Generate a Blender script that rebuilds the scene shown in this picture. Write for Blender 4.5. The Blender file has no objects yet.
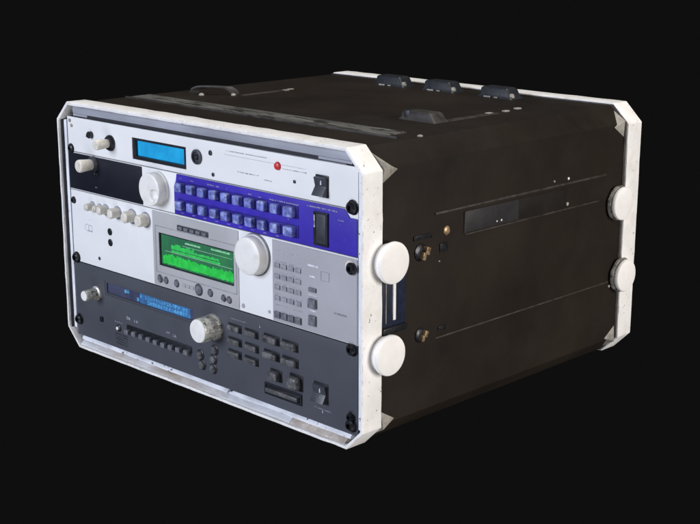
import bpy, bmesh, math, random
from mathutils import Vector, Matrix
random.seed(7)
S = bpy.context.scene
COL = S.collection
mm = 0.001

# ------------------------------------------------------------------ materials
def lin(c):
    return tuple(((v/255)/12.92 if v/255 <= .04045 else ((v/255+.055)/1.055)**2.4) for v in c)

def mat(name, col, rough=.5, metal=0., var=.06, vscale=30, chips=None, chip_amt=.0, chip_scale=160,
        bump=.0, bscale=300, edge=None, coat=0., stretch=(1, 1, 1), spec=.5, stain_or_glint=None, stain_or_glint_amt=.0, stain_or_glint_scale=18):
    m = bpy.data.materials.new(name); m.use_nodes = True
    nt = m.node_tree; N = nt.nodes; L = nt.links
    b = N['Principled BSDF']
    b.inputs['Roughness'].default_value = rough
    b.inputs['Metallic'].default_value = metal
    b.inputs['Coat Weight'].default_value = coat
    b.inputs['Specular IOR Level'].default_value = spec
    tc = N.new('ShaderNodeTexCoord'); mp = N.new('ShaderNodeMapping'); mp.inputs['Scale'].default_value = stretch
    L.new(tc.outputs['Object'], mp.inputs['Vector'])
    oi = N.new('ShaderNodeObjectInfo'); om = N.new('ShaderNodeMath'); om.operation = 'MULTIPLY'; om.inputs[1].default_value = 7.3
    L.new(oi.outputs['Random'], om.inputs[0]); L.new(om.outputs[0], mp.inputs['Location'])
    def noise(scale, detail=4, rgh=.6):
        n = N.new('ShaderNodeTexNoise'); n.inputs['Scale'].default_value = scale
        n.inputs['Detail'].default_value = detail; n.inputs['Roughness'].default_value = rgh
        L.new(mp.outputs[0], n.inputs['Vector']); return n
    def mix(fac, a, bb):
        x = N.new('ShaderNodeMix'); x.data_type = 'RGBA'
        if isinstance(fac, float): x.inputs[0].default_value = fac
        else: L.new(fac, x.inputs[0])
        for i, v in ((6, a), (7, bb)):
            if isinstance(v, tuple): x.inputs[i].default_value = (*v, 1)
            else: L.new(v, x.inputs[i])
        return x.outputs[2]
    def ramp(src, a, bb):
        r = N.new('ShaderNodeMapRange'); r.inputs[1].default_value = a; r.inputs[2].default_value = bb
        L.new(src, r.inputs[0]); return r.outputs[0]
    n = noise(vscale)
    lo = tuple(v*(1-var*2.2) for v in col); hi = tuple(min(1, v*(1+var*2.2)) for v in col)
    c = mix(ramp(n.outputs[0], .3, .7), lo, hi)
    if stain_or_glint:
        n3 = noise(stain_or_glint_scale, 5, .65)
        f = ramp(n3.outputs[0], .5, .72)
        k = N.new('ShaderNodeMath'); k.operation = 'MULTIPLY'; L.new(f, k.inputs[0]); k.inputs[1].default_value = stain_or_glint_amt
        c = mix(k.outputs[0], c, stain_or_glint)
    if chips:
        n2 = noise(chip_scale, 3, .7)
        f = ramp(n2.outputs[0], 1-chip_amt-.02, 1-chip_amt+.02)
        if edge:
            bv = N.new('ShaderNodeBevel'); bv.samples = 6; bv.inputs['Radius'].default_value = edge
            ge = N.new('ShaderNodeNewGeometry')
            d = N.new('ShaderNodeVectorMath'); d.operation = 'DOT_PRODUCT'
            L.new(bv.outputs[0], d.inputs[0]); L.new(ge.outputs['Normal'], d.inputs[1])
            e = ramp(d.outputs['Value'], .995, .85)
            n4 = noise(chip_scale*.6, 3, .7)
            e2 = ramp(n4.outputs[0], .52, .60)
            mu = N.new('ShaderNodeMath'); mu.operation = 'MULTIPLY'; L.new(e, mu.inputs[0]); L.new(e2, mu.inputs[1])
            mx = N.new('ShaderNodeMath'); mx.operation = 'MAXIMUM'; L.new(mu.outputs[0], mx.inputs[0]); L.new(f, mx.inputs[1])
            f = mx.outputs[0]
        c = mix(f, c, chips)
    L.new(c, b.inputs['Base Color'])
    r2 = noise(vscale*2.3, 3)
    mr = N.new('ShaderNodeMapRange'); mr.inputs[3].default_value = max(.05, rough-.1); mr.inputs[4].default_value = min(1, rough+.12)
    L.new(r2.outputs[0], mr.inputs[0]); L.new(mr.outputs[0], b.inputs['Roughness'])
    if bump:
        nb = noise(bscale, 3); bp = N.new('ShaderNodeBump'); bp.inputs['Strength'].default_value = bump
        bp.inputs['Distance'].default_value = .001
        L.new(nb.outputs[0], bp.inputs['Height']); L.new(bp.outputs[0], b.inputs['Normal'])
    return m

def glow(name, col, strength=1., col2=None, scale=60, rough=.25, base=(.01, .01, .012), dimwave=.5):
    m = bpy.data.materials.new(name); m.use_nodes = True
    N = m.node_tree.nodes; L = m.node_tree.links; b = N['Principled BSDF']
    b.inputs['Base Color'].default_value = (*base, 1); b.inputs['Roughness'].default_value = rough
    b.inputs['Emission Strength'].default_value = strength
    tc = N.new('ShaderNodeTexCoord'); n = N.new('ShaderNodeTexNoise'); n.inputs['Scale'].default_value = scale
    n.inputs['Detail'].default_value = 3
    L.new(tc.outputs['Object'], n.inputs['Vector'])
    r = N.new('ShaderNodeMapRange'); r.inputs[1].default_value = .3; r.inputs[2].default_value = .7
    L.new(n.outputs[0], r.inputs[0])
    x = N.new('ShaderNodeMix'); x.data_type = 'RGBA'; L.new(r.outputs[0], x.inputs[0])
    x.inputs[6].default_value = (*col, 1); x.inputs[7].default_value = (*(col2 or col), 1)
    L.new(x.outputs[2], b.inputs['Emission Color'])
    return m

M = {}
M['frame'] = mat('chipped_white_paint', (.80, .785, .77), .55, var=.03, vscale=45, chips=(.16, .12, .09), chip_amt=.315, chip_scale=190,
                 edge=.0012, bump=.35, bscale=160, stain_or_glint=(.56, .50, .42), stain_or_glint_amt=.35, stain_or_glint_scale=40)
M['trough'] = mat('dusty_trough', (.73, .745, .78), .45, var=.12, vscale=30, stain_or_glint=(.33, .26, .19), stain_or_glint_amt=.95, stain_or_glint_scale=13, bump=.4, bscale=90,
                  stretch=(.35, 1, 1), chips=(.1, .08, .07), chip_amt=.3, chip_scale=60)
M['troughtan'] = mat('tan_dirty_trough', (.50, .44, .38), .6, var=.2, vscale=40, stain_or_glint=(.62, .62, .64), stain_or_glint_amt=.8, stain_or_glint_scale=40, bump=.5)
M['rail'] = mat('worn_rail', (.76, .78, .83), .4, var=.08, vscale=30, chips=(.05, .05, .06), chip_amt=.34, chip_scale=90, bump=.3, bscale=100)
M['strip'] = mat('grey_bezel_strip', (.30, .31, .36), .5, var=.12, vscale=25, stretch=(.3, 1, 1), chips=(.06, .06, .07), chip_amt=.27, chip_scale=120)
M['slot'] = mat('dark_slot', (.015, .016, .022), .6)
M['body'] = mat('black_brown_shell', (.0168, .0126, .0094), .62, stain_or_glint=(.021, .017, .014), stain_or_glint_amt=.7, stain_or_glint_scale=12, var=.16, vscale=7, bump=.2, bscale=420, spec=.12, chips=(.032, .027, .023), chip_amt=.245, chip_scale=85)
M['ridge'] = mat('rubbed_lit_ridge', (.042, .036, .032), .5, var=.3, vscale=60, bump=.2, spec=.3)
M['slotplate'] = mat('dark_plate', (.013, .0105, .009), .6, spec=.15, var=.15)
M['plate'] = mat('blue_black_plate', (.024, .022, .024), .45, var=.15, vscale=30, spec=.35)
M['scuff'] = mat('scuffed_tape', (.095, .095, .086), .55, var=.25, vscale=50, stretch=(.22, 1, 1), stain_or_glint=(.19, .19, .175), stain_or_glint_amt=.95,
                 stain_or_glint_scale=60, chips=(.014, .012, .010), chip_amt=.46, chip_scale=95, bump=.6, bscale=120)
M['rubber'] = mat('navy_black_rubber', (.016, .018, .023), .42, var=.12, vscale=60, spec=.4, bump=.2, bscale=200)
M['worncup'] = mat('rubbed_rubber', (.038, .035, .033), .5, var=.25, vscale=60, spec=.3, bump=.3)
M['clip'] = mat('dull_grey_metal', (.30, .285, .25), .5, metal=.0, var=.16, vscale=60, stain_or_glint=(.10, .085, .06), stain_or_glint_amt=.7, stain_or_glint_scale=70, bump=.3, bscale=120)
M['capshade'] = mat('shaded_cap_base', (.20, .19, .17), .6, var=.4, vscale=120, chips=(.04, .035, .03), chip_amt=.4, chip_scale=150, bump=.5)
M['wfoot'] = mat('white_rubber', (.82, .80, .78), .6, var=.02, vscale=60, chips=(.35, .30, .25), chip_amt=.27, chip_scale=170, bump=.15, bscale=150)
M['wpanel'] = mat('white_panel', (.79, .79, .79), .5, spec=.3, var=.012, vscale=16, bump=.06, bscale=250, stain_or_glint=(.66, .67, .72), stain_or_glint_amt=.3, stain_or_glint_scale=9,
                  chips=(.40, .40, .46), chip_amt=.235, chip_scale=140)
M['bpanel'] = mat('blue_panel', (.046, .029, .385), .45, spec=.28, var=.09, vscale=14, bump=.08, bscale=250, chips=(.25, .22, .5), chip_amt=.25, chip_scale=160)
M['kpanel'] = mat('navy_black_panel', (.0085, .0105, .018), .45, spec=.25, var=.08, vscale=20, bump=.06, chips=(.06, .06, .07), chip_amt=.25, chip_scale=140)
M['gpanel'] = mat('silver_grey_panel', (.385, .38, .41), .48, spec=.3, var=.035, vscale=14, bump=.06, bscale=250, chips=(.26, .27, .32), chip_amt=.25, chip_scale=140)
M['gpanel2'] = mat('silver_grey_surround', (.42, .42, .43), .48, spec=.3, var=.03, vscale=20, bump=.06)
M['dpanel'] = mat('slate_panel', (.068, .073, .089), .5, spec=.25, var=.05, vscale=11, bump=.08, bscale=250, chips=(.13, .14, .17), chip_amt=.25, chip_scale=150)
M['chassis'] = mat('grey_steel', (.25, .25, .26), .4, metal=.8)
M['wknob'] = mat('white_knob', (.82, .81, .78), .42, var=.02, vscale=80, stain_or_glint=(.62, .56, .46), stain_or_glint_amt=.4, stain_or_glint_scale=90, bump=.15, bscale=250)
M['cream'] = mat('cream_knob', (.74, .70, .62), .4, var=.06, vscale=120, stain_or_glint=(.45, .38, .28), stain_or_glint_amt=.6, stain_or_glint_scale=150, bump=.3, bscale=300)
M['knurl'] = mat('knurled_metal', (.55, .54, .50), .35, metal=.45, var=.2, vscale=160, chips=(.07, .06, .05), chip_amt=.40, chip_scale=210, bump=.6, bscale=300)
M['blackp'] = mat('black_plastic', (.012, .013, .018), .38, var=.15, vscale=80)
M['greyp'] = mat('grey_collar_plastic', (.045, .048, .06), .4, var=.15, vscale=80)
M['bshade'] = mat('dark_blue_shade', (.022, .014, .20), .5, spec=.2, var=.2, vscale=60)
M['bbutton'] = mat('pale_blue_button', (.15, .18, .48), .3, var=.30, vscale=150, stain_or_glint=(.50, .57, .86), stain_or_glint_amt=1., stain_or_glint_scale=120, bump=.5, bscale=200)  # pale blotches are highlights painted into the button colour
M['dbutton'] = mat('dim_grey_button', (.085, .085, .088), .35, var=.3, vscale=120, stain_or_glint=(.20, .20, .20), stain_or_glint_amt=.8, stain_or_glint_scale=130, bump=.5, bscale=200)  # lighter grey blotches are painted glints
M['gbutton'] = mat('grey_button', (.27, .275, .31), .45, var=.15, vscale=160)
M['gbutton2'] = mat('mid_grey_button', (.14, .145, .17), .45, var=.2, vscale=160)
M['red'] = mat('red_button', (.62, .03, .035), .35, var=.05)
M['ink'] = mat('white_ink', (.62, .63, .68), .5, var=.15, vscale=250)
M['inkd'] = mat('dim_ink', (.26, .27, .33), .5, var=.15, vscale=250)
M['inkg'] = mat('faint_grey_ink', (.46, .47, .55), .5, var=.12, vscale=250)
M['screw'] = mat('black_screw', (.018, .018, .022), .32, metal=.3, var=.3, vscale=200, bump=.4)
M['brass'] = mat('tarnished_brass', (.30, .21, .12), .4, metal=.5, var=.3, vscale=200, bump=.4)
M['chrome'] = mat('bright_pin', (.8, .8, .8), .4)
M['navy'] = mat('navy_recess', (.009, .014, .034), .4, var=.2, vscale=80)
M['lcd'] = glow('blue_lcd', lin((18, 140, 205)), 1., lin((30, 168, 232)), 55)
M['lcdg'] = glow('green_lcd', lin((38, 92, 74)), 1., lin((48, 122, 78)), 35)
M['lcdg_hi'] = glow('green_lcd_bright', lin((30, 178, 62)), 1., lin((52, 216, 86)), 120)
M['lcdg_mid'] = glow('green_lcd_mid', lin((40, 168, 78)), 1., lin((56, 204, 94)), 120)
M['lcdg_txt'] = glow('pale_lcd_text', lin((120, 190, 150)), 1., lin((160, 215, 180)), 120)
M['lcdn'] = glow('navy_lcd', lin((46, 52, 78)), 1., lin((64, 72, 104)), 45)
M['lcdn_hi'] = glow('azure_lcd_text', lin((60, 110, 170)), 1., lin((92, 178, 232)), 38)
M['lcdn_glow'] = glow('azure_lcd_backlight', lin((50, 78, 122)), 1., lin((54, 118, 186)), 45)

# ------------------------------------------------------------------ geometry helpers
WORLD = {}
def obj(name, bm, m, parent=None, label=None, smooth=True, kind=None):
    if isinstance(bm, list):
        for b in bm: o = obj(name, b, m, parent, label, smooth, kind)
        return o
    bmesh.ops.recalc_face_normals(bm, faces=bm.faces[:])
    vs = [v.co for v in bm.verts]
    c = Vector([(min(v[i] for v in vs)+max(v[i] for v in vs))/2 for i in range(3)])
    bmesh.ops.translate(bm, vec=-c, verts=bm.verts[:])
    me = bpy.data.meshes.new(name); bm.to_mesh(me); bm.free()
    if smooth:
        for p in me.polygons: p.use_smooth = True
        me.set_sharp_from_angle(angle=math.radians(32))
    me.materials.append(M[m])
    o = bpy.data.objects.new(name, me); COL.objects.link(o)
    pw = WORLD[parent.name] if parent else Vector()
    o.location = c-pw; WORLD[o.name] = c
    if parent: o.parent = parent
    if label: o['label'] = label
    if kind: o['kind'] = kind
    return o

def dup(src, delta, parent=None):
    """copy of a part (and of its sub-parts) moved by delta"""
    o = src.copy(); COL.objects.link(o)
    WORLD[o.name] = WORLD[src.name]+Vector(delta)
    o.parent = parent or src.parent
    if not parent: o.location = src.location+Vector(delta)
    else: o.location = src.location
    for ch in [c for c in bpy.data.objects if c.parent == src]:
        dup(ch, delta, o)
    return o

def thing(name, label, cat, loc):
    o = bpy.data.objects.new(name, None); COL.objects.link(o)
    o.location = loc; o['label'] = label; o['category'] = cat; WORLD[o.name] = Vector(loc)
    o.empty_display_size = .02
    return o

class TextSet(list):
    pass
def bx(bm, x0, x1, y0, y1, z0, z1, bev=0., seg=2):
    if isinstance(bm, TextSet):
        b = bmesh.new(); bm.append(b); bx(b, x0, x1, y0, y1, z0, z1, bev, seg); return bm
    r = bmesh.ops.create_cube(bm, size=1)
    vs = r['verts']
    for v in vs:
        v.co = Vector(((x0+x1)/2+v.co.x*(x1-x0), (y0+y1)/2+v.co.y*(y1-y0), (z0+z1)/2+v.co.z*(z1-z0)))
    if bev > 0:
        es = list({e for v in vs for e in v.link_edges})
        bmesh.ops.bevel(bm, geom=es, offset=bev, segments=seg, affect='EDGES', profile=.6)
    return bm

def box(*a, **k):
    return bx(bmesh.new(), *a, **k)

def lathe(bm, c, prof, axis='-Y', n=32, mod=None, disp=None, sx=1, sz=1):
    """prof: list of (radius, height) from base to tip; closes both ends; mod(angle, r, h) -> radius"""
    rings = []
    def P(r, h, a):
        if mod: r = mod(a, r, h)
        u, v = r*math.cos(a)*sx, r*math.sin(a)*sz
        if disp: h = h+disp(u, v, h)
        if axis == '-Y': return Vector((c[0]+u, c[1]-h, c[2]+v))
        if axis == '+X': return Vector((c[0]+h, c[1]+u, c[2]+v))
        return Vector((c[0]+u, c[1]+v, c[2]+h))
    for r, h in prof:
        if r < 1e-7: rings.append([bm.verts.new(P(0, h, 0))])
        else: rings.append([bm.verts.new(P(r, h, 2*math.pi*i/n)) for i in range(n)])
    for A, B in zip(rings, rings[1:]):
        for i in range(n):
            j = (i+1) % n
            if len(A) == 1 and len(B) == 1: continue
            if len(A) == 1: bm.faces.new((A[0], B[i], B[j]))
            elif len(B) == 1: bm.faces.new((A[i], A[j], B[0]))
            else: bm.faces.new((A[i], A[j], B[j], B[i]))
    for R in (rings[0], rings[-1]):
        if len(R) > 1: bm.faces.new(R)
    return bm

def knob_prof(r, d, bev=1.2*mm, flare=1.0):
    return [(r*flare, 0), (r*flare, d*.12), (r, d*.22), (r, d-bev), (r-bev*.35, d-bev*.3), (r-bev, d), (r*.6, d), (r*.3, d), (0, d)]

def octo(W2, z0, z1, c):
    return [(-W2+c, z0), (W2-c, z0), (W2, z0+c), (W2, z1-c), (W2-c, z1), (-W2+c, z1), (-W2, z1-c), (-W2, z0+c)]

def ring(y0, y1, outer, inner, inner_back=None):
    bm = bmesh.new()
    ib = inner_back or inner
    a = [bm.verts.new((x, y0, z)) for x, z in outer]; b = [bm.verts.new((x, y1, z)) for x, z in outer]
    c = [bm.verts.new((x, y0, z)) for x, z in inner]; d = [bm.verts.new((x, y1, z)) for x, z in ib]
    n = len(outer)
    for i in range(n):
        j = (i+1) % n
        bm.faces.new((a[i], a[j], b[j], b[i])); bm.faces.new((c[i], d[i], d[j], c[j]))
        bm.faces.new((a[i], c[i], c[j], a[j])); bm.faces.new((b[i], b[j], d[j], d[i]))
    return bm

def bevel_all(bm, off, seg=2, ang=20):
    bmesh.ops.recalc_face_normals(bm, faces=bm.faces[:])
    es = [e for e in bm.edges if len(e.link_faces) == 2 and e.calc_face_angle() > math.radians(ang)]
    bmesh.ops.bevel(bm, geom=es, offset=off, segments=seg, affect='EDGES', profile=.6)
    return bm

def panel(x0, x1, z0, z1, yf, th, holes=()):
    """slab with rectangular openings"""
    xs = sorted({x0, x1, *[h[0] for h in holes], *[h[1] for h in holes]})
    zs = sorted({z0, z1, *[h[2] for h in holes], *[h[3] for h in holes]})
    bm = bmesh.new(); V = {}
    def v(x, z, y):
        k = (x, z, y)
        if k not in V: V[k] = bm.verts.new((x, y, z))
        return V[k]
    ins = lambda x, z: any(h[0] < x < h[1] and h[2] < z < h[3] for h in holes)
    solid = {}
    for i in range(len(xs)-1):
        for j in range(len(zs)-1):
            solid[i, j] = not ins((xs[i]+xs[i+1])/2, (zs[j]+zs[j+1])/2)
    for (i, j), s in solid.items():
        if not s: continue
        a, b, c, d = xs[i], xs[i+1], zs[j], zs[j+1]
        bm.faces.new((v(a, c, yf), v(b, c, yf), v(b, d, yf), v(a, d, yf)))
        bm.faces.new((v(a, c, yf+th), v(a, d, yf+th), v(b, d, yf+th), v(b, c, yf+th)))
        for (di, dj, p, q) in ((-1, 0, (a, c), (a, d)), (1, 0, (b, c), (b, d)), (0, -1, (a, c), (b, c)), (0, 1, (a, d), (b, d))):
            if not solid.get((i+di, j+dj), False):
                bm.faces.new((v(*p, yf), v(*q, yf), v(*q, yf+th), v(*p, yf+th)))
    return bevel_all(bm, .0005, 2, 40)

YP = .006                        # front plane of the rack panels
TX = .0003                       # thickness of ink
def textrow(bm, x0, x1, z, h, y=YP, gap=.35, cw=None):
    """a row of tiny letter-sized strokes, unreadable at this size as in the photo"""
    if isinstance(bm, TextSet):
        b = bmesh.new(); bm.append(b); textrow(b, x0, x1, z, h, y, gap, cw); return bm
    cw = cw or h*.62
    x = x0
    while x < x1-cw*.5:
        if random.random() > .14:
            w = cw*random.uniform(.55, .95)
            bx(bm, x, x+w*.28, y-TX, y+TX, z, z+h*random.uniform(.8, 1))
            k = random.choice((0, .4, .8))
            bx(bm, x+w*.30, x+w, y-TX, y+TX, z+h*k, z+h*(k+.2))
            if random.random() > .5: bx(bm, x+w*.75, x+w*1.0, y-TX*1.1, y+TX, z+h*.1, z+h*.75)
        x += cw*(1+gap)
    return bm

from mathutils import noise as mnoise
def dent(bm, amt, seg=.018, freq=55.):
    long = [e for e in bm.edges if e.calc_length() > .06]
    if long:
        n = max(2, int(max(e.calc_length() for e in long)/seg))
        bmesh.ops.subdivide_edges(bm, edges=long, cuts=n, use_grid_fill=True)
    for v in bm.verts:
        p = v.co*freq
        v.co += mnoise.noise_vector(p)*amt+mnoise.noise_vector(p*2.7)*amt*.5
    return bm

# ------------------------------------------------------------------ the case
W2, H, D, T, T2, CH = .26, .3098, .4791, .0279, .0283, .0227
case = thing('rack_case', 'black equipment case with chipped white rims and round white side feet',
             'rack case', (0, D/2, 0))
# front rim: hollow octagonal band
fr = ring(0, T, octo(W2, 0, H, CH), octo(W2-.0034, .0034, H-.0040, CH-.002))
bevel_all(fr, .0011, 2); dent(fr, .00045)
frame = obj('front_rim', fr, 'frame', case)
rr = ring(D-T2, D, octo(W2, 0, H, CH), octo(W2-.006, .006, H-.006, CH-.002))
bevel_all(rr, .001, 2); dent(rr, .00045)
obj('rear_rim', rr, 'frame', case)
# body shell: octagonal tube with closed back
B2, BZ0, BZ1, BC = .2565, .0035, H-.0025, .0195
sh = ring(T-.004, D-T2+.004, octo(B2, BZ0, BZ1, BC), octo(B2-.0025, BZ0+.0025, BZ1-.0025, BC-.001))
bevel_all(sh, .0008, 2)
body = obj('shell', sh, 'body', case)
bk = bmesh.new()
fo = [bk.verts.new((x, D-.012, z)) for x, z in octo(W2-.0062, .0062, H-.0062, CH-.002)]
bo = [bk.verts.new((x, D-.008, z)) for x, z in octo(W2-.0062, .0062, H-.0062, CH-.002)]
bk.faces.new(fo); bk.faces.new(bo)
for i in range(8): bk.faces.new((fo[i], fo[(i+1) % 8], bo[(i+1) % 8], bo[i]))
obj('rear_cover', bk, 'body', case)
# seam lips where shell meets the rims (dark rubber gasket line)
obj('gasket', bevel_all(ring(D-T2-.004, D-T2-.0002, octo(B2+.0016, BZ0-.0012, BZ1+.0012, BC+.001), octo(B2-.001, BZ0+.001, BZ1-.001, BC)), .0008), 'ridge', case)

# inside the front rim: lower trough, ledge, upper bezel strip and side rails
def slope_rail(prof, x0, x1, amt):
    bm = bmesh.new(); n = 60; prev = None
    for k in range(n+1):
        x = x0+(x1-x0)*k/n
        sec = []
        for q, (y, z) in enumerate(prof):
            d = mnoise.noise_vector(Vector((x*70, q*3.1, 5)))*amt if q < len(prof)-2 else Vector()
            sec.append(bm.verts.new((x, y+d.y, z+d.z)))
        if prev:
            for q in range(len(prof)): r_ = (q+1) % len(prof); bm.faces.new((prev[q], prev[r_], sec[r_], sec[q]))
        else: bm.faces.new(sec)
        prev = sec
    bm.faces.new(prev)
    return bm
obj('lower_ledge', slope_rail([(.0092, .0143), (.0078, .0138), (.0058, .0112), (.0066, .0094), (.0265, .0094), (.0265, .0143)], -.2375, .2375, .0005), 'rail', case)
obj('trough_lining', slope_rail([(.0090, .0093), (.0072, .0088), (.0026, .0052), (.0020, .0040), (.0265, .0040), (.0265, .0093)], -.236, .150, .0005), 'trough', case)
obj('trough_lining', slope_rail([(.0094, .0092), (.0078, .0085), (.0034, .0052), (.0026, .0040), (.0265, .0040), (.0265, .0092)], .1503, .232, .0005), 'troughtan', case, 'tan dirty stretch of the lower trough')
obj('bezel_strip', box(-.236, .238, .0072, .0268, .2952, .3053, bev=.0012), 'strip', case)
obj('bezel_slot', box(-.206, .190, .0084, .026, .2918, .2950), 'slot', case)
obj('bezel_strip', box(.1905, .238, .0078, .0268, .2922, .2951, bev=.0006), 'strip', case)
obj('bezel_strip', box(-.236, -.2065, .0078, .0268, .2922, .2951, bev=.0006), 'strip', case)
for s in (-1, 1):
    a, b = sorted((s*.2566, s*.2546))
    obj('rim_shade_strip', box(a, b, .0030, .0250, .0225, H-.0235, bev=.0004), 'slot', case)  # dark strip added so the rim's inner wall reads as shaded
    a, b = sorted((s*.2543, s*.2485))
    rl = box(a, b, .0060, .0268, .0225, H-.0235, bev=.0008)
    obj('side_rail', rl, 'rail', case)

# feet on the right side
def foot(y, z, d, r, x=W2):
    bm = bmesh.new()
    lathe(bm, (x-.0005, y, z), [(r*.86, 0), (r*.9, d*.3), (r*.96, d*.5), (r, d*.62), (r, d-.002), (r-.0008, d-.0006), (r-.0024, d), (r*.5, d+.0004), (0, d+.0005)], '+X', 48)
    return bm
def side_foot(y, z, d, r, base):
    f = obj('side_foot', foot(y, z, d, r), 'wfoot', case)
    if base:  # dark ring colour stands in for shade on the foot's side wall
        obj('foot_shade_ring', lathe(bmesh.new(), (W2-.0036, y, z), [(r*.90, 0), (r*1.06, .0034), (r*1.03, .006), (r*.9, .008), (r*.7, .0085)], '+X', 40,
            mod=lambda a, rr, h: rr*(1+.02*math.sin(7*a))), 'capshade', f)
side_foot(.0335, .1953, .0125, .0213, False)
side_foot(.0295, .1010, .0125, .0210, False)
side_foot(.4370, .1940, .0095, .0200, True)
side_foot(.4500, .1030, .0100, .0200, True)
# dull grey corner brackets: little pyramids just behind the rims
def clip(pts, tip, th=.003):
    bm = bmesh.new()
    v = [bm.verts.new(p) for p in pts]; t = bm.verts.new(tip)
    bm.faces.new(v)
    for i in range(len(v)): bm.faces.new((v[i], v[(i+1) % len(v)], t))
    bevel_all(bm, .0006, 2, 10)
    return bm
def corner(y, dy, z, sz, name='corner_bracket'):
    # base quad on shell corner, apex proud of it
    c = BC
    pts = [(B2-c-.004, y, z-sz*(-.0003)), (B2+.0006, y, z-sz*(c+.016)), (B2+.0004, y+dy, z-sz*(c+.003))]
    return clip(pts, (B2+.0034, y+dy*.12, z-sz*(c-.004)))
obj('corner_bracket', corner(T+.0004, .024, BZ1, 1), 'clip', case)
obj('corner_bracket', corner(T+.0004, .022, BZ0, -1), 'clip', case)
obj('corner_bracket', corner(D-T2-.0045, -.020, BZ1, 1), 'clip', case)
obj('corner_bracket', corner(D-T2-.0045, -.020, BZ0, -1), 'clip', case)

# side details on the shell
SX = B2
def rib(y0, y1, z, h=.0016, x=SX, proud=.0012):
    return box(x-.0005, x+proud, y0, y1, z-h/2, z+h/2, bev=.0005)
obj('side_rib', rib(.108, .412, .2312, .0022, proud=.002), 'ridge', case)  # lighter rib colour stands in for light along the grooves
obj('side_rib', rib(.156, .400, .2015, .0015), 'ridge', case)
obj('side_rib', rib(.112, .428, .0975, .0017), 'ridge', case)
obj('side_plate', box(SX-.0005, SX+.0011, .1565, .2470, .2035, .2262, bev=.0004), 'plate', case)
obj('side_plate', box(SX-.0005, SX+.0007, .2475, .3350, .2035, .2262, bev=.0003), 'slotplate', case)
obj('side_plate_edge', box(SX-.0003, SX+.0018, .1545, .1562, .2035, .2262, bev=.0003), 'ridge', case)
for (y, z, r, mt) in ((.338, .2365, .0016, 'chrome'), (.338, .207, .0022, 'clip'), (.217, .2075, .0014, 'chrome'), (.209, .2075, .0011, 'chrome'),
                      (.431, .0915, .0018, 'clip'), (.311, .2368, .0013, 'clip'), (.116, .180, .0010, 'clip')):
    obj('rivet', lathe(bmesh.new(), (SX-.0003, y, z), [(r, 0), (r, .0012), (r*.6, .0018), (0, .002)], '+X', 12), mt, case)
# latch remains: dark hinge plate and butterfly knob
def butterfly(y, z, s=1.):
    hub = obj('latch', lathe(bmesh.new(), (SX-.0003, y, z), [(.0068*s, 0), (.0068*s, .0016), (.0052*s, .003), (.003*s, .0034), (0, .0036)], '+X', 20), 'screw', case)
    bm = bmesh.new()
    bx(bm, SX+.002, SX+.0056*s, y-.0016*s, y+.0022*s, z-.0052*s, z+.0006, bev=.0007)
    bx(bm, SX+.002, SX+.0060*s, y-.0001*s, y+.0044*s, z-.0006, z+.0054*s, bev=.0008)
    bmesh.ops.rotate(bm, cent=(SX, y, z), matrix=Matrix.Rotation(math.radians(-22), 3, 'X'), verts=bm.verts[:])
    obj('latch_wing', bm, 'brass', hub)
butterfly(.087, .1945, 1.35)
butterfly(.088, .1065, 1.15)
obj('latch_plate', box(SX-.0004, SX+.0016, .076, .104, .2075, .2128, bev=.0006), 'screw', case)
g = obj('latch_stud', lathe(bmesh.new(), (SX-.0003, .127, .2108), [(.0050, 0), (.0050, .0012), (.0036, .0024), (.0018, .0028), (0, .0022)], '+X', 16), 'brass', case)
obj('latch_plate', box(SX-.0004, SX+.0018, .1165, .1285, .189, .1985, bev=.0008), 'screw', case)
obj('latch_plate', box(SX-.0004, SX+.0014, .116, .1275, .1045, .1095, bev=.0006), 'screw', case)
# navy cable opening between the two front feet
op = obj('side_opening', box(SX-.0004, SX+.0010, .0285, .0640, .1200, .1850, bev=.0004), 'navy', case)
obj('opening_bar', box(SX+.0008, SX+.0026, .0450, .0490, .1320, .1800, bev=.0006), 'chrome', op)
obj('opening_bar', box(SX+.0008, SX+.0022, .0345, .0355, .1300, .1715, bev=.0003), 'clip', op)
obj('opening_sill', box(SX+.0008, SX+.0060, .0285, .0625, .1200, .1265, bev=.001), 'screw', op)

# top details
TZ = BZ1
obj('top_tape', box(-.232, .206, .086, .1205, TZ-.0004, TZ+.0012, bev=.0004), 'scuff', case)
obj('top_tape_lip', box(-.232, .225, .0825, .0850, TZ-.0004, TZ+.0022, bev=.0006), 'ridge', case)
def cup(x, y, a=.050, b=.022, h=.0135, top=.82):
    bm = bmesh.new()
    lv = [(a/2+.003, b/2+.002, 0), (a/2+.002, b/2+.0012, .0014), (a/2, b/2, h*.30), (a/2-.0008, b/2-.0006, h*.82), (a/2-.0022, b/2-.0018, h*.96), (a/2-.005, b/2-.004, h)]
    rg = []
    for ax, by, z in lv:
        k = min(ax, by)*.22
        pts = []
        for sx, sy, a0 in ((1, 1, 0), (-1, 1, 90), (-1, -1, 180), (1, -1, 270)):
            for q in range(5):
                t = math.radians(a0+q*22.5)
                pts.append((sx*(ax-k)+k*math.cos(t)+(.001*z/h if sx < 0 else -.006*z/h), sy*(by-k)+k*math.sin(t)))
        rg.append([bm.verts.new((x+p, y+q_, TZ-.0004+z)) for p, q_ in pts])
    for P_, Q_ in zip(rg, rg[1:]):
        for i in range(20): bm.faces.new((P_[i], P_[(i+1) % 20], Q_[(i+1) % 20], Q_[i]))
    bm.faces.new(rg[0]); bm.faces.new(rg[-1])
    return bm
CUPS = [(-.084, .414), (.000, .416), (.094, .416)]
X0, Y0 = CUPS[0]
c1 = obj('stacking_foot', cup(X0, Y0), 'rubber', case)
obj('foot_rivet', bx(bmesh.new(), X0-.014, X0-.004, Y0-.0160, Y0-.0146, TZ+.0004, TZ+.0022, bev=.0004), 'clip', c1)
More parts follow.
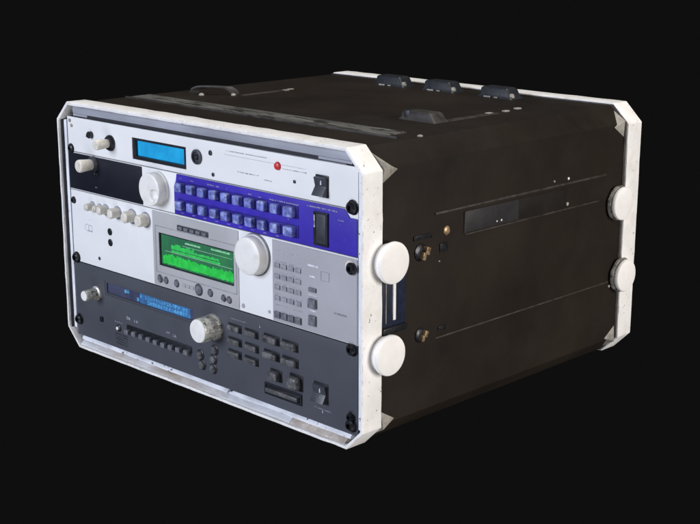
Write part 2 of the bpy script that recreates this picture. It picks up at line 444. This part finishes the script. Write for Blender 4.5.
obj('foot_rivet', bx(bmesh.new(), X0+.002, X0+.007, Y0-.0160, Y0-.0146, TZ+.0004, TZ+.0020, bev=.0004), 'clip', c1)
obj('foot_flange', lathe(bmesh.new(), (X0+.0215, Y0-.006, TZ-.0003), [(.0045, 0), (.0045, .0035), (.003, .0065), (0, .007)], '+Z', 16), 'clip', c1)
for x, y in CUPS[1:]: dup(c1, (x-X0, y-Y0, 0))
c4 = obj('stacking_foot', cup(.158, .201, a=.050, b=.022, h=.0105), 'worncup', case, 'rubbed grey stacking foot behind the scuffed strip')
obj('foot_flange', bx(bmesh.new(), .1365, .1455, .190, .2075, TZ-.0003, TZ+.0105, bev=.002), 'rubber', c4)
# thin strap handle on the far side of the top
hb = bmesh.new()
pts = [(-.203, .168, 0), (-.201, .169, .006), (-.195, .172, .0095), (-.188, .175, .0105), (-.170, .186, .0105), (-.163, .191, .0095), (-.157, .195, .005), (-.156, .196, 0)]
prev = None
for p in pts:
    P0 = Vector((p[0], p[1], TZ-.0003+p[2]*.85))
    sec = [hb.verts.new(P0+Vector(d)) for d in ((-.003, -.0045, 0), (.003, .0045, 0), (.003, .0045, .0026), (-.003, -.0045, .0026))]
    if prev:
        for i in range(4): hb.faces.new((prev[i], prev[(i+1) % 4], sec[(i+1) % 4], sec[i]))
    else: hb.faces.new(sec)
    prev = sec
hb.faces.new(prev)
bevel_all(hb, .0006, 2, 30)
hd = obj('top_handle', hb, 'worncup', case)
obj('handle_rivet', lathe(bmesh.new(), (-.183, .164, TZ-.0002), [(.0035, 0), (.0035, .0015), (.002, .003), (0, .0034)], '+Z', 14), 'clip', hd)
obj('handle_rivet', lathe(bmesh.new(), (-.154, .192, TZ-.0002), [(.003, 0), (.003, .0015), (.002, .0025), (0, .003)], '+Z', 14), 'clip', hd)
obj('strap_channel', box(-.150, -.142, .200, .285, TZ-.0004, TZ+.0008, bev=.0003), 'ridge', case)
obj('strap_channel', box(.176, .186, .214, .300, TZ-.0004, TZ+.0008, bev=.0003), 'ridge', case)
for (x, y) in ((-.146, .282), (-.144, .272), (.178, .290), (.180, .318), (.176, .345)):
    obj('rivet', bx(bmesh.new(), x-.003, x+.003, y-.004, y+.004, TZ-.0003, TZ+.0014, bev=.0005), 'clip', case)
obj('rivet', lathe(bmesh.new(), (.232, .112, TZ-.0002), [(.003, 0), (.003, .0012), (.0015, .002), (0, .0022)], '+Z', 14), 'clip', case)

# ------------------------------------------------------------------ rack modules
PX0, PX1 = -.2462, .2478
def chassis(t, z0, z1, depth=.30):
    obj('chassis', box(-.222, .222, YP+.0032, YP+depth, z0+.0015, z1-.0015, bev=.001), 'chassis', t)

def screw(t, x, z, r=.0045, d=.0032, label=None):
    s = obj('screw', lathe(bmesh.new(), (x, YP+.0002, z), [(r*1.25, 0), (r*1.25, .0006), (r, .0009), (r, d*.7), (r*.7, d), (r*.45, d), (r*.40, d*.45), (0, d*.4)], '-Y', 20), 'screw', t)
    return s

# ---- module 1: slim white unit with blue screen
m1 = thing('sound_module', 'slim white module with bright blue screen and red button, topmost in the case', 'rack module', (0, .15, .2495))
h1 = (-.1160, -.0170, .2545, .2795)
obj('front_panel', panel(PX0, PX1, .2492, .2910, YP, .0028, [h1]), 'wpanel', m1)
obj('chassis', box(-.222, .222, YP+.0032+.006, .30, .2505, .2900, bev=.001), 'chassis', m1)
bz = obj('screen_bezel', panel(h1[0]+.0001, h1[1]-.0001, h1[2]+.0001, h1[3]-.0001, YP+.0008, .0065, [(h1[0]+.0045, h1[1]-.0045, h1[2]+.0040, h1[3]-.0030)]), 'blackp', m1)
scr = obj('screen', box(h1[0]+.0030, h1[1]-.0030, YP+.0050, YP+.0066, h1[2]+.0022, h1[3]-.0018), 'lcd', bz)
# tilted knob/lever with black collar
lk = obj('volume_knob', lathe(bmesh.new(), (-.1585, YP, .2680), knob_prof(.0058, .0215, .0016, 1.0), '-Y', 26, mod=lambda a, r, h: r*(1+.05*math.cos(6*a))*(.82+.3*min(1, h/.0215))), 'cream', m1)
obj('knob_collar', lathe(bmesh.new(), (-.1580, YP+.0001, .2680), [(.0095, 0), (.0095, .0018), (.0078, .0042), (.0058, .0044)], '-Y', 28), 'blackp', lk)
nub = lathe(bmesh.new(), (-.1965, YP, .2735), [(.0042, 0), (.0042, .004), (.003, .0055), (0, .006)], '-Y', 16)
bx(nub, -.207, -.201, YP-.001, YP, .2700, .2712)
obj('toggle_nub', nub, 'blackp', m1)
hp = obj('headphone_socket', lathe(bmesh.new(), (.0030, YP, .2714), [(.0082, 0), (.0082, .0022), (.0070, .0030), (.0056, .0030), (.0052, .0008), (0, .0006)], '-Y', 30), 'greyp', m1)
obj('socket_core', lathe(bmesh.new(), (.0030, YP-.0005, .2714), [(.0032, 0), (.0032, .0016), (.0014, .0018), (0, .0008)], '-Y', 20), 'blackp', hp)
rb = obj('red_button', lathe(bmesh.new(), (.1335, YP, .2780), [(.0044, 0), (.0044, .0010), (.0036, .0026), (.0018, .0033), (0, .0035)], '-Y', 24), 'red', m1)
for x, z, r in ((.0258, .2785, .0029), (.0295, .2552, .0022), (.1582, .2650, .0018)):
    obj('indicator', lathe(bmesh.new(), (x, YP, z), [(r, 0), (r, .0008), (r*.6, .0010), (r*.5, .0003), (0, .0003)], '-Y', 16), 'greyp', m1)
# rocker switch
def rocker(t, x0, x1, z0, z1, d=.0060):
    hs = obj('power_switch', box(x0-.0012, x1+.0012, YP-.0012, YP+.001, z0-.0012, z1+.0012, bev=.0009), 'blackp', t)
    bm = bmesh.new()
    pr = [(YP-.0005, z0), (YP-d, z0+.001), (YP-.0030, (z0+z1)/2), (YP-d*.62, z1-.001), (YP-.0005, z1)]
    A = [bm.verts.new((x0, y, z)) for y, z in pr]; B_ = [bm.verts.new((x1, y, z)) for y, z in pr]
    for i in range(5): j = (i+1) % 5; bm.faces.new((A[i], A[j], B_[j], B_[i]))
    bm.faces.new(A); bm.faces.new(B_); bevel_all(bm, .0006)
    obj('rocker', bm, 'greyp', hs)
    tk = bmesh.new()
    zc = (z0+z1)/2
    lathe(tk, ((x0+x1)/2+.002, YP-.0044, zc-.0045), [(.0018, 0), (.0018, .0003), (.0011, .0003), (.0011, 0)], '-Y', 14)
    bx(tk, (x0+x1)/2+.0012, (x0+x1)/2+.0026, YP-.0046, YP-.0030, zc+.002, zc+.0062)
    obj('switch_mark', tk, 'ink', hs)
    return hs
rocker(m1, .1905, .2065, .2560, .2760, .0085)
ik = TextSet(); textrow(ik, .052, .116, .2835, .0011); textrow(ik, .140, .176, .2755, .0010); textrow(ik, .070, .104, .2630, .0014); textrow(ik, .112, .124, .2600, .0012)
obj('panel_lettering', ik, 'inkg', m1)
ln = box(.048, .176, YP-.0002, YP+.0003, .2795, .2799); obj('panel_line', ln, 'inkg', m1)
for x, z, r in ((-.2405, .2865, .0022), (-.2370, .2805, .0020)):
    obj('screw', lathe(bmesh.new(), (x, YP, z), [(r, 0), (r, .0010), (r*.5, .0014), (0, .0008)], '-Y', 14), 'clip', m1)
screw(m1, -.2405, .2520, .0050); screw(m1, .2410, .2510, .0062, .006)

# ---- module 2: black, white and blue unit
m2 = thing('sound_module', 'module with black left end and blue right end holding two rows of pale buttons', 'rack module', (0, .15, .2015))
Z0, Z1 = .2018, .2482
slot = (.1885, .2085, .2055, .2400)
obj('front_panel', panel(PX0, PX1, Z0, Z1, YP, .0028), 'wpanel', m2)
chassis(m2, Z0, Z1)
obj('black_section', box(PX0+.0004, -.0985, YP-.0011, YP+.0006, Z0+.0012, Z1-.0008, bev=.0004), 'kpanel', m2)
# blue section: outline with a notch for the screw
bpx = [(-.0385, Z0+.0004), (PX1-.0003, Z0+.0004), (PX1-.0003, .2400), (.2375, .2400), (.2300, Z1-.0003), (-.0335, Z1-.0003), (-.0350, .2400), (-.0385, .2330)]
bm = bmesh.new()
A = [bm.verts.new((x, YP-.0014, z)) for x, z in bpx]; B_ = [bm.verts.new((x, YP+.0006, z)) for x, z in bpx]
bm.faces.new(A); bm.faces.new(B_)
for i in range(len(bpx)): j = (i+1) % len(bpx); bm.faces.new((A[i], A[j], B_[j], B_[i]))
bevel_all(bm, .0005)
obj('blue_section', bm, 'bpanel', m2)
YB = YP-.0014
# two rows of ten buttons
xb = [-.0240+.0196*i for i in range(10)]; xb[9] += .0022
first = None
def bbtn(x, z, w, hgt, d):
    bm = bmesh.new()
    bx(bm, x-w/2, x+w/2, YB-d, YB+.0003, z-hgt/2, z+hgt/2, bev=.0022, seg=4)
    return bm
row = []
for r_, z in enumerate((.2342, .2140)):
    obj('button_backing', box(xb[0]-.0068, xb[9]+.0104, YB-.0007, YB+.0003, z-.0066, z+.0064, bev=.0003), 'bshade', m2)  # darker blue strip paints the shade around the buttons
    for i, x in enumerate(xb):
        w = .0136 if i == 9 else .0112
        if i == 9:
            o = obj('button', bbtn(x, z, w, .0108, .0072), 'bbutton', m2) if not r_ else dup(wide, (0, 0, z-.2342))
            if not r_: wide = o
        elif first is None:
            first = obj('button', bbtn(x, z, w, .0102, .0070), 'bbutton', m2)
        else:
            dup(first, (x-xb[0], random.uniform(-.0003, .0005), z-.2342))
# card slot
sl = obj('card_slot', panel(slot[0], slot[1], slot[2], slot[3], YB-.0022, .0026, [(slot[0]+.0028, slot[1]-.0028, slot[2]+.002, slot[3]-.002)]), 'blackp', m2)
obj('slot_flap', box(slot[0]+.0030, slot[1]-.0030, YB-.0014, YB+.0002, slot[2]+.0022, slot[3]-.0022, bev=.0004), 'greyp', sl)
vt = bmesh.new()
for k in range(8): bx(vt, slot[0]+.0010, slot[0]+.0026, YB-.0026, YB-.0020, .2240+k*.0017, .2240+k*.0017+random.choice((.0006, .0011)))
obj('slot_lettering', vt, 'ink', sl)
ik = TextSet()
for (a, b, z, h) in ((-.028, -.024, .2433, .0011), (-.009, -.0035, .2430, .0011), (.021, .040, .2428, .0013), (.052, .054, .2425, .0012), (.088, .093, .2420, .0012), (.104, .108, .2412, .0012), (.122, .165, .2412, .0015), (.178, .221, .2431, .0014), (.222, .230, .2350, .0010)):
    textrow(ik, a, b, z, h, YB, gap=.2)
bx(ik, .122, .165, YB-.0002, YB+.0002, .2403, .2406)
for i, x in enumerate(xb[:-1]): textrow(ik, x-.002, x+.003, .2044, .0009, YB)
obj('panel_lettering', ik, 'ink', m2)
# large white dial with finger dimple
R = .0190
def dimple(u, v, h):
    if h < .0125: return 0
    d = math.hypot(u-.0095, v+.0052)
    return -.0044*max(0, 1-(d/.0070)**2)**.5 if d < .0070 else 0
pf = [(R*1.06, 0), (R*1.06, .002), (R, .0030), (R, .0118), (R-.0005, .0133), (R-.002, .014)]+[(R*.88*(1-k/12), .014) for k in range(12)]+[(0, .014)]
dl = obj('dial', lathe(bmesh.new(), (-.0690, YP, .2265), pf, '-Y', 64, disp=dimple), 'wknob', m2)
# small dark-collared knob on the black end
sk = obj('volume_knob', lathe(bmesh.new(), (-.1935, YP-.0011, .2385), knob_prof(.0078, .022, .002, 1.0), '-Y', 28, mod=lambda a, r, h: r*(.78+.22*min(1, h/.02))), 'cream', m2)
obj('knob_collar', lathe(bmesh.new(), (-.1935, YP-.0010, .2385), [(.0098, 0), (.0098, .0014), (.0088, .0034), (.006, .0040)], '-Y', 28), 'greyp', sk)
ik = TextSet(); textrow(ik, -.193, -.186, .2262, .0016, YP-.0011); textrow(ik, -.1915, -.1885, .2095, .0026, YP-.0011)
obj('panel_lettering', ik, 'inkd', m2)

# ---- module 3: white and silver unit with green screen
m3 = thing('sound_module', 'white and silver module with glowing green screen and six small cream knobs', 'rack module', (0, .15, .111))
Z0, Z1 = .1112, .2008
h3 = (-.0705, .0610, .1365, .1752)
obj('front_panel', panel(PX0, PX1, Z0, Z1, YP, .0028, [h3]), 'wpanel', m3)
obj('chassis', box(-.222, .222, .0165, .30, Z0+.0015, Z1-.0015, bev=.001), 'chassis', m3)
obj('silver_section', panel(-.0815, .0690, Z0+.0008, Z1-.0012, YP-.0010, .0012, [h3]), 'gpanel2', m3)
obj('silver_section', panel(.1235, PX1-.0004, Z0+.0008, Z1-.0012, YP-.0010, .0012), 'gpanel', m3)
obj('surround_line', ring(YP-.0013, YP-.0006, [(-.0765, .1280), (.0660, .1280), (.0660, .1830), (-.0765, .1830)], [(-.0758, .1287), (.0653, .1287), (.0653, .1823), (-.0758, .1823)]), 'gbutton', m3)
bz = obj('screen_bezel', panel(h3[0]+.0001, h3[1]-.0001, h3[2]+.0001, h3[3]-.0001, YP-.0004, .0050, [(h3[0]+.0014, h3[1]-.0014, h3[2]+.0014, h3[3]-.0014)]), 'blackp', m3)
YS = YP+.0016
sc3 = obj('screen', box(h3[0]+.0012, h3[1]-.0012, YS, YS+.0015, h3[2]+.0012, h3[3]-.0012), 'lcdg', bz)
gx0, gx1, gz0, gz1 = h3[0]+.002, h3[1]-.002, h3[2]+.0022, h3[3]-.002
def gbx(bm, a, b, c, d, e=.0004): bx(bm, gx0+(gx1-gx0)*a, gx0+(gx1-gx0)*b, YS-e, YS+.0002, gz0+(gz1-gz0)*c, gz0+(gz1-gz0)*d)
wv = bmesh.new(); n = 52
for i in range(n):
    a = .02+.975*i/n
    hgt = .29+.02*math.sin(i*.13+.6)+.09*random.random()-(.07 if i < 2 else 0)
    gbx(wv, a, a+.975/n*.66, .015+.03*random.random(), hgt)
obj('waveform_graph', wv, 'lcdg_hi', sc3)
tx = bmesh.new()
for k in range(26):
    a = .14+.70*k/26
    if a < .46: gbx(tx, a, a+.024, .58, .62+random.uniform(.08, .15))
    if a < .80: gbx(tx, a, a+.026, .48, .52+random.uniform(.02, .04), .0003)
for k in range(10):
    a = .47+.33*k/10; gbx(tx, a, a+.032, .585, .63+random.uniform(.0, .05))
obj('screen_text', tx, 'lcdg_mid', sc3)
tx = bmesh.new()
for a, b, z in ((.34, .55, .86), (.70, .94, .90)):
    x = a
    while x < b:
        w = random.uniform(.008, .018); gbx(tx, x, x+w, z, z+random.uniform(.03, .06)); x += w+.006
gbx(tx, .05, .98, .455, .465); gbx(tx, .30, .98, .77, .778)
obj('screen_text', tx, 'lcdg_txt', sc3)
# dark strip with tiny keys above the screen
ks = obj('key_strip', box(-.0345, .0195, YP-.0024, YP+.0003, .1838, .1898, bev=.0006), 'greyp', m3)
k1 = obj('key', box(-.0320, -.0245, YP-.0034, YP-.0020, .1850, .1887, bev=.0005), 'gbutton2', ks)
for i in range(1, 5): dup(k1, (.0105*i, 0, 0))
# round keys beneath the screen
for x, z, r in ((-.0700, .1205, .0038), (-.0590, .1205, .0034), (-.0395, .1205, .0036), (.0002, .1208, .0054), (.0205, .1212, .0036), (.0435, .1198, .0033), (.0528, .1196, .0033)):
    rk = obj('round_button', lathe(bmesh.new(), (x, YP-.0009, z), [(r, 0), (r, .0012), (r*.85, .0020), (r*.45, .0022), (0, .0021)], '-Y', 24), 'gbutton2', m3)
    obj('button_ring', lathe(bmesh.new(), (x, YP-.0008, z), [(r*1.3, 0), (r*1.3, .0005), (r*1.1, .0009)], '-Y', 24), 'greyp', rk)
bb = obj('flat_button', box(-.0290, -.0235, YP-.0018, YP-.0006, .1185, .1225, bev=.0004), 'gpanel', m3)
dup(bb, (.0075, 0, 0)); dup(bb, (.0150, 0, 0))
# dial
pf = [(.0220, 0), (.0220, .0022), (.0208, .0032), (.0206, .0112), (.0200, .0124), (.0186, .0132), (.012, .0132), (.006, .0131), (0, .0131)]
dl3 = obj('dial', lathe(bmesh.new(), (.0965, YP, .1785), pf, '-Y', 64), 'wknob', m3)
obj('dial_ring', lathe(bmesh.new(), (.0968, YP+.0001, .1785), [(.0232, 0), (.0232, .0008), (.0222, .0011)], '-Y', 64), 'gbutton2', dl3)
# keypad right of the dial
YG = YP-.0010
ik = TextSet(); 
b0 = None
for r_ in range(5):
    zz = .1738-.0118*r_
    for c_ in range(4):
        xx = .1315+.0106*c_
        if b0 is None: b0 = obj('keypad_button', box(xx-.0040, xx+.0040, YG-.0014, YG+.0003, zz-.0030, zz+.0020, bev=.0005), 'gbutton', m3); bz0 = (xx, zz)
        elif r_ < 4: dup(b0, (xx-bz0[0], 0, zz-bz0[1]))
        if r_ == 4:
            pass
    textrow(ik, .1278, .1460, zz+.0034, .0011, YG); textrow(ik, .1500, .1690, zz+.0030, .0011, YG)
textrow(ik, .126, .142, .1885, .0013, YG); textrow(ik, .147, .163, .1880, .0013, YG)
d0 = None
for c_ in range(4):
    xx = .1315+.0106*c_
    if d0 is None: d0 = obj('keypad_button', box(xx-.0044, xx+.0044, YG-.0024, YG+.0003, .1160, .1232, bev=.0008), 'gbutton2', m3)
    else: dup(d0, (.0106*c_, 0, 0))
bx(ik, .1775, .1925, YG-.0003, YG+.0001, .1812, .1832); bx(ik, .1800, .1885, YG-.0003, YG+.0001, .1700, .1716); bx(ik, .1785, .1900, YG-.0003, YG+.0001, .1508, .1515)
bx(ik, .1800, .1885, YG-.0003, YG+.0001, .1342, .1352)
obj('panel_lettering', ik, 'ink', m3)
obj('transport_button', box(.1795, .1900, YG-.0020, YG+.0003, .1548, .1592, bev=.0006), 'gbutton2', m3)
obj('transport_button', box(.1795, .1905, YG-.0034, YG+.0003, .1378, .1478, bev=.0009), 'gbutton2', m3)
obj('transport_button', box(.1795, .1900, YG-.0026, YG+.0003, .1190, .1300, bev=.0009), 'gbutton2', m3)
obj('square_outline', ring(YG-.0003, YG+.0001, [(.1965, .1690), (.2085, .1690), (.2085, .1790), (.1965, .1790)], [(.1970, .1695), (.2080, .1695), (.2080, .1785), (.1970, .1785)]), 'gbutton', m3)
ik = TextSet(); textrow(ik, .2150, .2330, .1380, .0022, YG, gap=.15)
obj('panel_lettering', ik, 'gbutton', m3)
# six small cream knobs, growing to the right
for x, r, d in ((-.2010, .0046, .011), (-.1860, .0042, .0105), (-.1740, .0052, .0115), (-.1500, .0060, .0125), (-.1210, .0068, .0130), (-.0950, .0070, .0125)):
    ph = random.random()*6
    kb = obj('cream_knob', lathe(bmesh.new(), (x, YP, .1858), knob_prof(r, d, .0022, 1.12), '-Y', 30, mod=lambda a, rr, h, ph=ph: rr*(1+.045*math.cos(5*a+ph)+.02*math.cos(3*a))), 'cream', m3)
    obj('knob_collar', lathe(bmesh.new(), (x, YP+.0001, .1858), [(r*1.34, 0), (r*1.34, .0007), (r*1.15, .0012)], '-Y', 24), 'inkd', kb)
for x, z in ((-.1672, .1597), (-.1672, .1464)):
    obj('socket', lathe(bmesh.new(), (x, YP, z), [(.0044, 0), (.0044, .0006), (.0036, .0009), (.0032, .0003), (0, .0003)], '-Y', 20), 'blackp', m3)
obj('socket', lathe(bmesh.new(), (-.1915, YP, .1225), [(.0022, 0), (.0022, .0006), (.0014, .0008), (0, .0003)], '-Y', 16), 'greyp', m3)
em = bmesh.new()
for xx, rr in ((-.2150, .0042), (-.2080, .0038)):
    for s_ in range(0, 24, 2):
        a = s_*math.pi/12; bx(em, xx+rr*math.cos(a)-.0005, xx+rr*math.cos(a)+.0005, YP-.0003, YP+.0001, .1575+rr*math.sin(a)-.0006, .1575+rr*math.sin(a)+.0006)
textrow(em, -.2135, -.2015, .1530, .0014)
obj('emblem', em, 'inkg', m3)
screw(m3, -.2405, .1880, .0036); screw(m3, -.2400, .1155, .0058, .005); screw(m3, .2410, .1900, .0062, .006)
ws = obj('screw_washer', lathe(bmesh.new(), (.2385, YP-.0009, .1908), [(.0068, 0), (.0068, .0008), (.004, .001)], '-Y', 24), 'cream', m3)
pn = bmesh.new(); lathe(pn, (.075, YP, .1175), [(.0026, 0), (.0026, .0006), (.0018, .0009), (0, .0006)], '-Y', 16); lathe(pn, (.1170, YP, .1195), [(.0018, 0), (.0018, .0006), (0, .0008)], '-Y', 16)
obj('indicator', pn, 'gpanel', m3)

# ---- module 4: slate unit with blue text screen
m4 = thing('sound_module', 'dark slate module with narrow blue text screen and knurled knob, lowest in the case', 'rack module', (0, .15, .0148))
Z0, Z1 = .0150, .1100
h4 = (-.1835, -.0100, .0785, .0960)
obj('front_panel', panel(PX0, PX1, Z0, Z1, YP, .0028, [h4]), 'dpanel', m4)
obj('chassis', box(-.222, .222, .0165, .30, Z0+.0015, Z1-.0015, bev=.001), 'chassis', m4)
bz = obj('screen_bezel', panel(h4[0]+.0001, h4[1]-.0001, h4[2]+.0001, h4[3]-.0001, YP+.0004, .0060, [(h4[0]+.0030, h4[1]-.0030, h4[2]+.0026, h4[3]-.0020)]), 'dpanel', m4)
YS = YP+.0028
s4 = obj('screen', box(h4[0]+.0020, h4[1]-.0020, YS, YS+.0015, h4[2]+.0016, h4[3]-.0014), 'lcdn', bz)
tx = bmesh.new(); 
for r_, z in enumerate((.0878, .0822)):
    for k in range(24):
        if random.random() < (.10 if k > 7 else .6): continue
        xx = -.1465+.0051*k+(.004 if r_ else 0)
        for i in range(3):
            for j in range(5):
                if random.random() < .62: bx(tx, xx+i*.0013, xx+i*.0013+.0012, YS-.0004, YS+.0001, z+j*.0009, z+j*.0009+.0008)
obj('screen_text', tx, 'lcdn_hi', s4)
obj('backlight_area', box(-.1160, -.0215, YS-.0002, YS+.0001, .0812, .0930), 'lcdn_glow', s4)
# small volume knob
vk = obj('volume_knob', lathe(bmesh.new(), (-.1990, YP, .0775), [(.0090, 0), (.0090, .0030), (.0068, .0042), (.0068, .0185), (.0060, .0196), (0, .0198)], '-Y', 40, mod=lambda a, r, h: r*(1+(.04*math.cos(16*a) if .003 < h < .0188 else 0))), 'knurl', m4)
obj('knob_cap', lathe(bmesh.new(), (-.1990, YP-.0196, .0775), [(.0058, 0), (.0062, .0006), (.0058, .0012), (0, .0014)], '-Y', 32), 'wknob', vk)
# large knurled knob with a white cap
DX, DZ = .0245, .0828
dk = obj('data_knob', lathe(bmesh.new(), (DX, YP, DZ), [(.0150, 0), (.0150, .0030), (.0142, .0042), (.0138, .0075), (.0138, .0215), (.0132, .0232), (0, .0233)], '-Y', 96,
        mod=lambda a, r, h: r*(1+(.032*math.cos(24*a) if .004 < h < .021 else 0))), 'knurl', m4)
obj('knob_cap', lathe(bmesh.new(), (DX, YP-.0230, DZ), [(.0126, 0), (.0132, .0006), (.0128, .0014), (.0110, .0018), (0, .0019)], '-Y', 48), 'wknob', dk)
# row of nine little keys in a black well
wl = obj('key_well', box(-.1405, -.0165, YP-.0012, YP+.0003, .0418, .0498, bev=.0008), 'blackp', m4)
kk = obj('key', box(-.1395, -.1320, YP-.0062, YP-.0008, .0392, .0450, bev=.0012, seg=3), 'gbutton2', wl)
for i in range(1, 9): dup(kk, (.0141*i, 0, .0004*math.sin(i)))
ld = obj('indicator', box(-.1945, -.1895, YP-.0026, YP+.0003, .0425, .0485, bev=.0006), 'blackp', m4)
jk = obj('socket', lathe(bmesh.new(), (-.1575, YP, .0415), [(.0044, 0), (.0044, .0010), (.0036, .0014), (.0030, .0004), (0, .0004)], '-Y', 20), 'blackp', m4)
obj('socket_pin', lathe(bmesh.new(), (-.1585, YP-.0004, .0412), [(.0022, 0), (.0022, .002), (.0012, .0028), (0, .003)], '-Y', 14), 'chrome', jk)
ik = TextSet()
textrow(ik, -.165, -.150, .0480, .0016); textrow(ik, -.1405, -.1345, .0560, .0040, cw=.003); textrow(ik, -.1255, -.1185, .0560, .0030, cw=.003)
textrow(ik, -.0635, -.0560, .0560, .0022); textrow(ik, -.0505, -.0440, .0545, .0030, cw=.0026); textrow(ik, .0540, .0790, .0985, .0012); textrow(ik, .1005, .1030, .0985, .0030)
textrow(ik, .1850, .2100, .0305, .0012); bx(ik, .1965, .1975, YP-.0003, YP+.0001, .0270, .0300)
obj('panel_lettering', ik, 'inkg', m4)
ik = TextSet()
for k in range(5): textrow(ik, -.165, -.140, .0330-.0030*k, .0013)
obj('panel_lettering', ik, 'greyp', m4)
# small round keys beneath the knob
for x, z in ((-.0010, .0440), (.0020, .0330), (.0215, .0330), (.0220, .0440), (.0245, .0555)):
    q = obj('round_button', lathe(bmesh.new(), (x, YP, z), [(.0046, 0), (.0046, .0022), (.0038, .0034), (.0018, .0038), (0, .0038)], '-Y', 24), 'dbutton', m4)
    obj('button_ring', lathe(bmesh.new(), (x, YP+.0001, z), [(.0062, 0), (.0062, .0008), (.005, .0014)], '-Y', 24), 'blackp', q)
# soft rectangular buttons
def dbtn(x, z, w, h, d=.0048, name='button', m='dbutton', bev=None):
    o = obj(name, box(x-w/2, x+w/2, YP-d, YP+.0003, z-h/2, z+h/2, bev=bev or min(h, d*1.6)*.36, seg=4), m, m4)
    obj('button_backing', box(x-w/2-.0014, x+w/2+.0016, YP-.0007, YP+.0002, z-h/2-.0014, z+h/2+.0012, bev=.0002), 'blackp', o)
    return o
b6 = dbtn(.0600, .0890, .0190, .0066)
for dx, dz in ((.0278, 0), (0, -.0155), (.0278, -.0160), (-.0006, -.0300), (.0272, -.0310)): dup(b6, (dx, 0, dz))
b4 = dbtn(.1200, .0895, .0215, .0078, .0062)
for dx, dz in ((.0288, -.0004), (0, -.0176), (.0290, -.0180)): dup(b4, (dx, 0, dz))
dbtn(.1265, .0510, .0150, .0104, .0085)
dbtn(.1580, .0510, .0165, .0150, .0095)
fl = obj('bar_frame', panel(.1085, .1665, .0265, .0395, YP-.0016, .0018, [(.1110, .1640, .0290, .0372)]), 'blackp', m4)
b_ = dbtn(.1385, .0330, .0500, .0048, .0055)
rocker(m4, .1860, .2045, .0390, .0585, .0080)
for x, z, r in ((-.2405, .0355, .0058), (.2405, .1065, .0060), (.2395, .0255, .0062), (.2395, .0345, .0045)): screw(m4, x, z, r, .0055)

# ------------------------------------------------------------------ camera, world, lamps
cam = bpy.data.cameras.new('camera'); co = bpy.data.objects.new('camera', cam); COL.objects.link(co)
fw = Vector((-.68171566, .68796484, -.248934)); r = Vector((.710298496, .703900578, .000149615)); u = Vector((-.17532772, .17671545, .96852044))
mtx = Matrix(((r.x, u.x, -fw.x), (r.y, u.y, -fw.y), (r.z, u.z, -fw.z))).to_4x4()
mtx.translation = (1.12296784, -.88841386, .51913877)
co.matrix_world = mtx
cam.sensor_width = 36; cam.lens = 1324.947/700*36; cam.clip_start = .01; cam.clip_end = 100
S.camera = co

w = bpy.data.worlds.new('World'); S.world = w; w.use_nodes = True
w.node_tree.nodes['Background'].inputs[0].default_value = (*lin((15, 15, 15)), 1)
w.node_tree.nodes['Background'].inputs[1].default_value = 1

def area(name, loc, tgt, size, power, col):
    l = bpy.data.lights.new(name, 'AREA'); l.shape = 'DISK'; l.size = size; l.energy = power; l.color = col
    o = bpy.data.objects.new(name, l); COL.objects.link(o); o.location = loc
    o.rotation_euler = (Vector(tgt)-Vector(loc)).to_track_quat('-Z', 'Y').to_euler()
    return o
area('front_softbox', (-.8, -3.6, 1.3), (0, 0, .15), 2.2, 152, (.80, .855, 1.0))
area('side_softbox', (4.6, .6, .9), (.25, .24, .15), 2.4, 212, (1.0, .955, .92))
area('top_softbox', (.2, .5, 3.6), (0, .2, .3), 1.8, 85, (1.0, .97, .92))
area('low_softbox', (.9, -2.4, -1.6), (.1, 0, .1), 1.8, 26, (.93, .95, 1.0))

S.view_settings.view_transform = 'Standard'; S.view_settings.look = 'None'
S.view_settings.exposure = 0; S.view_settings.gamma = 1
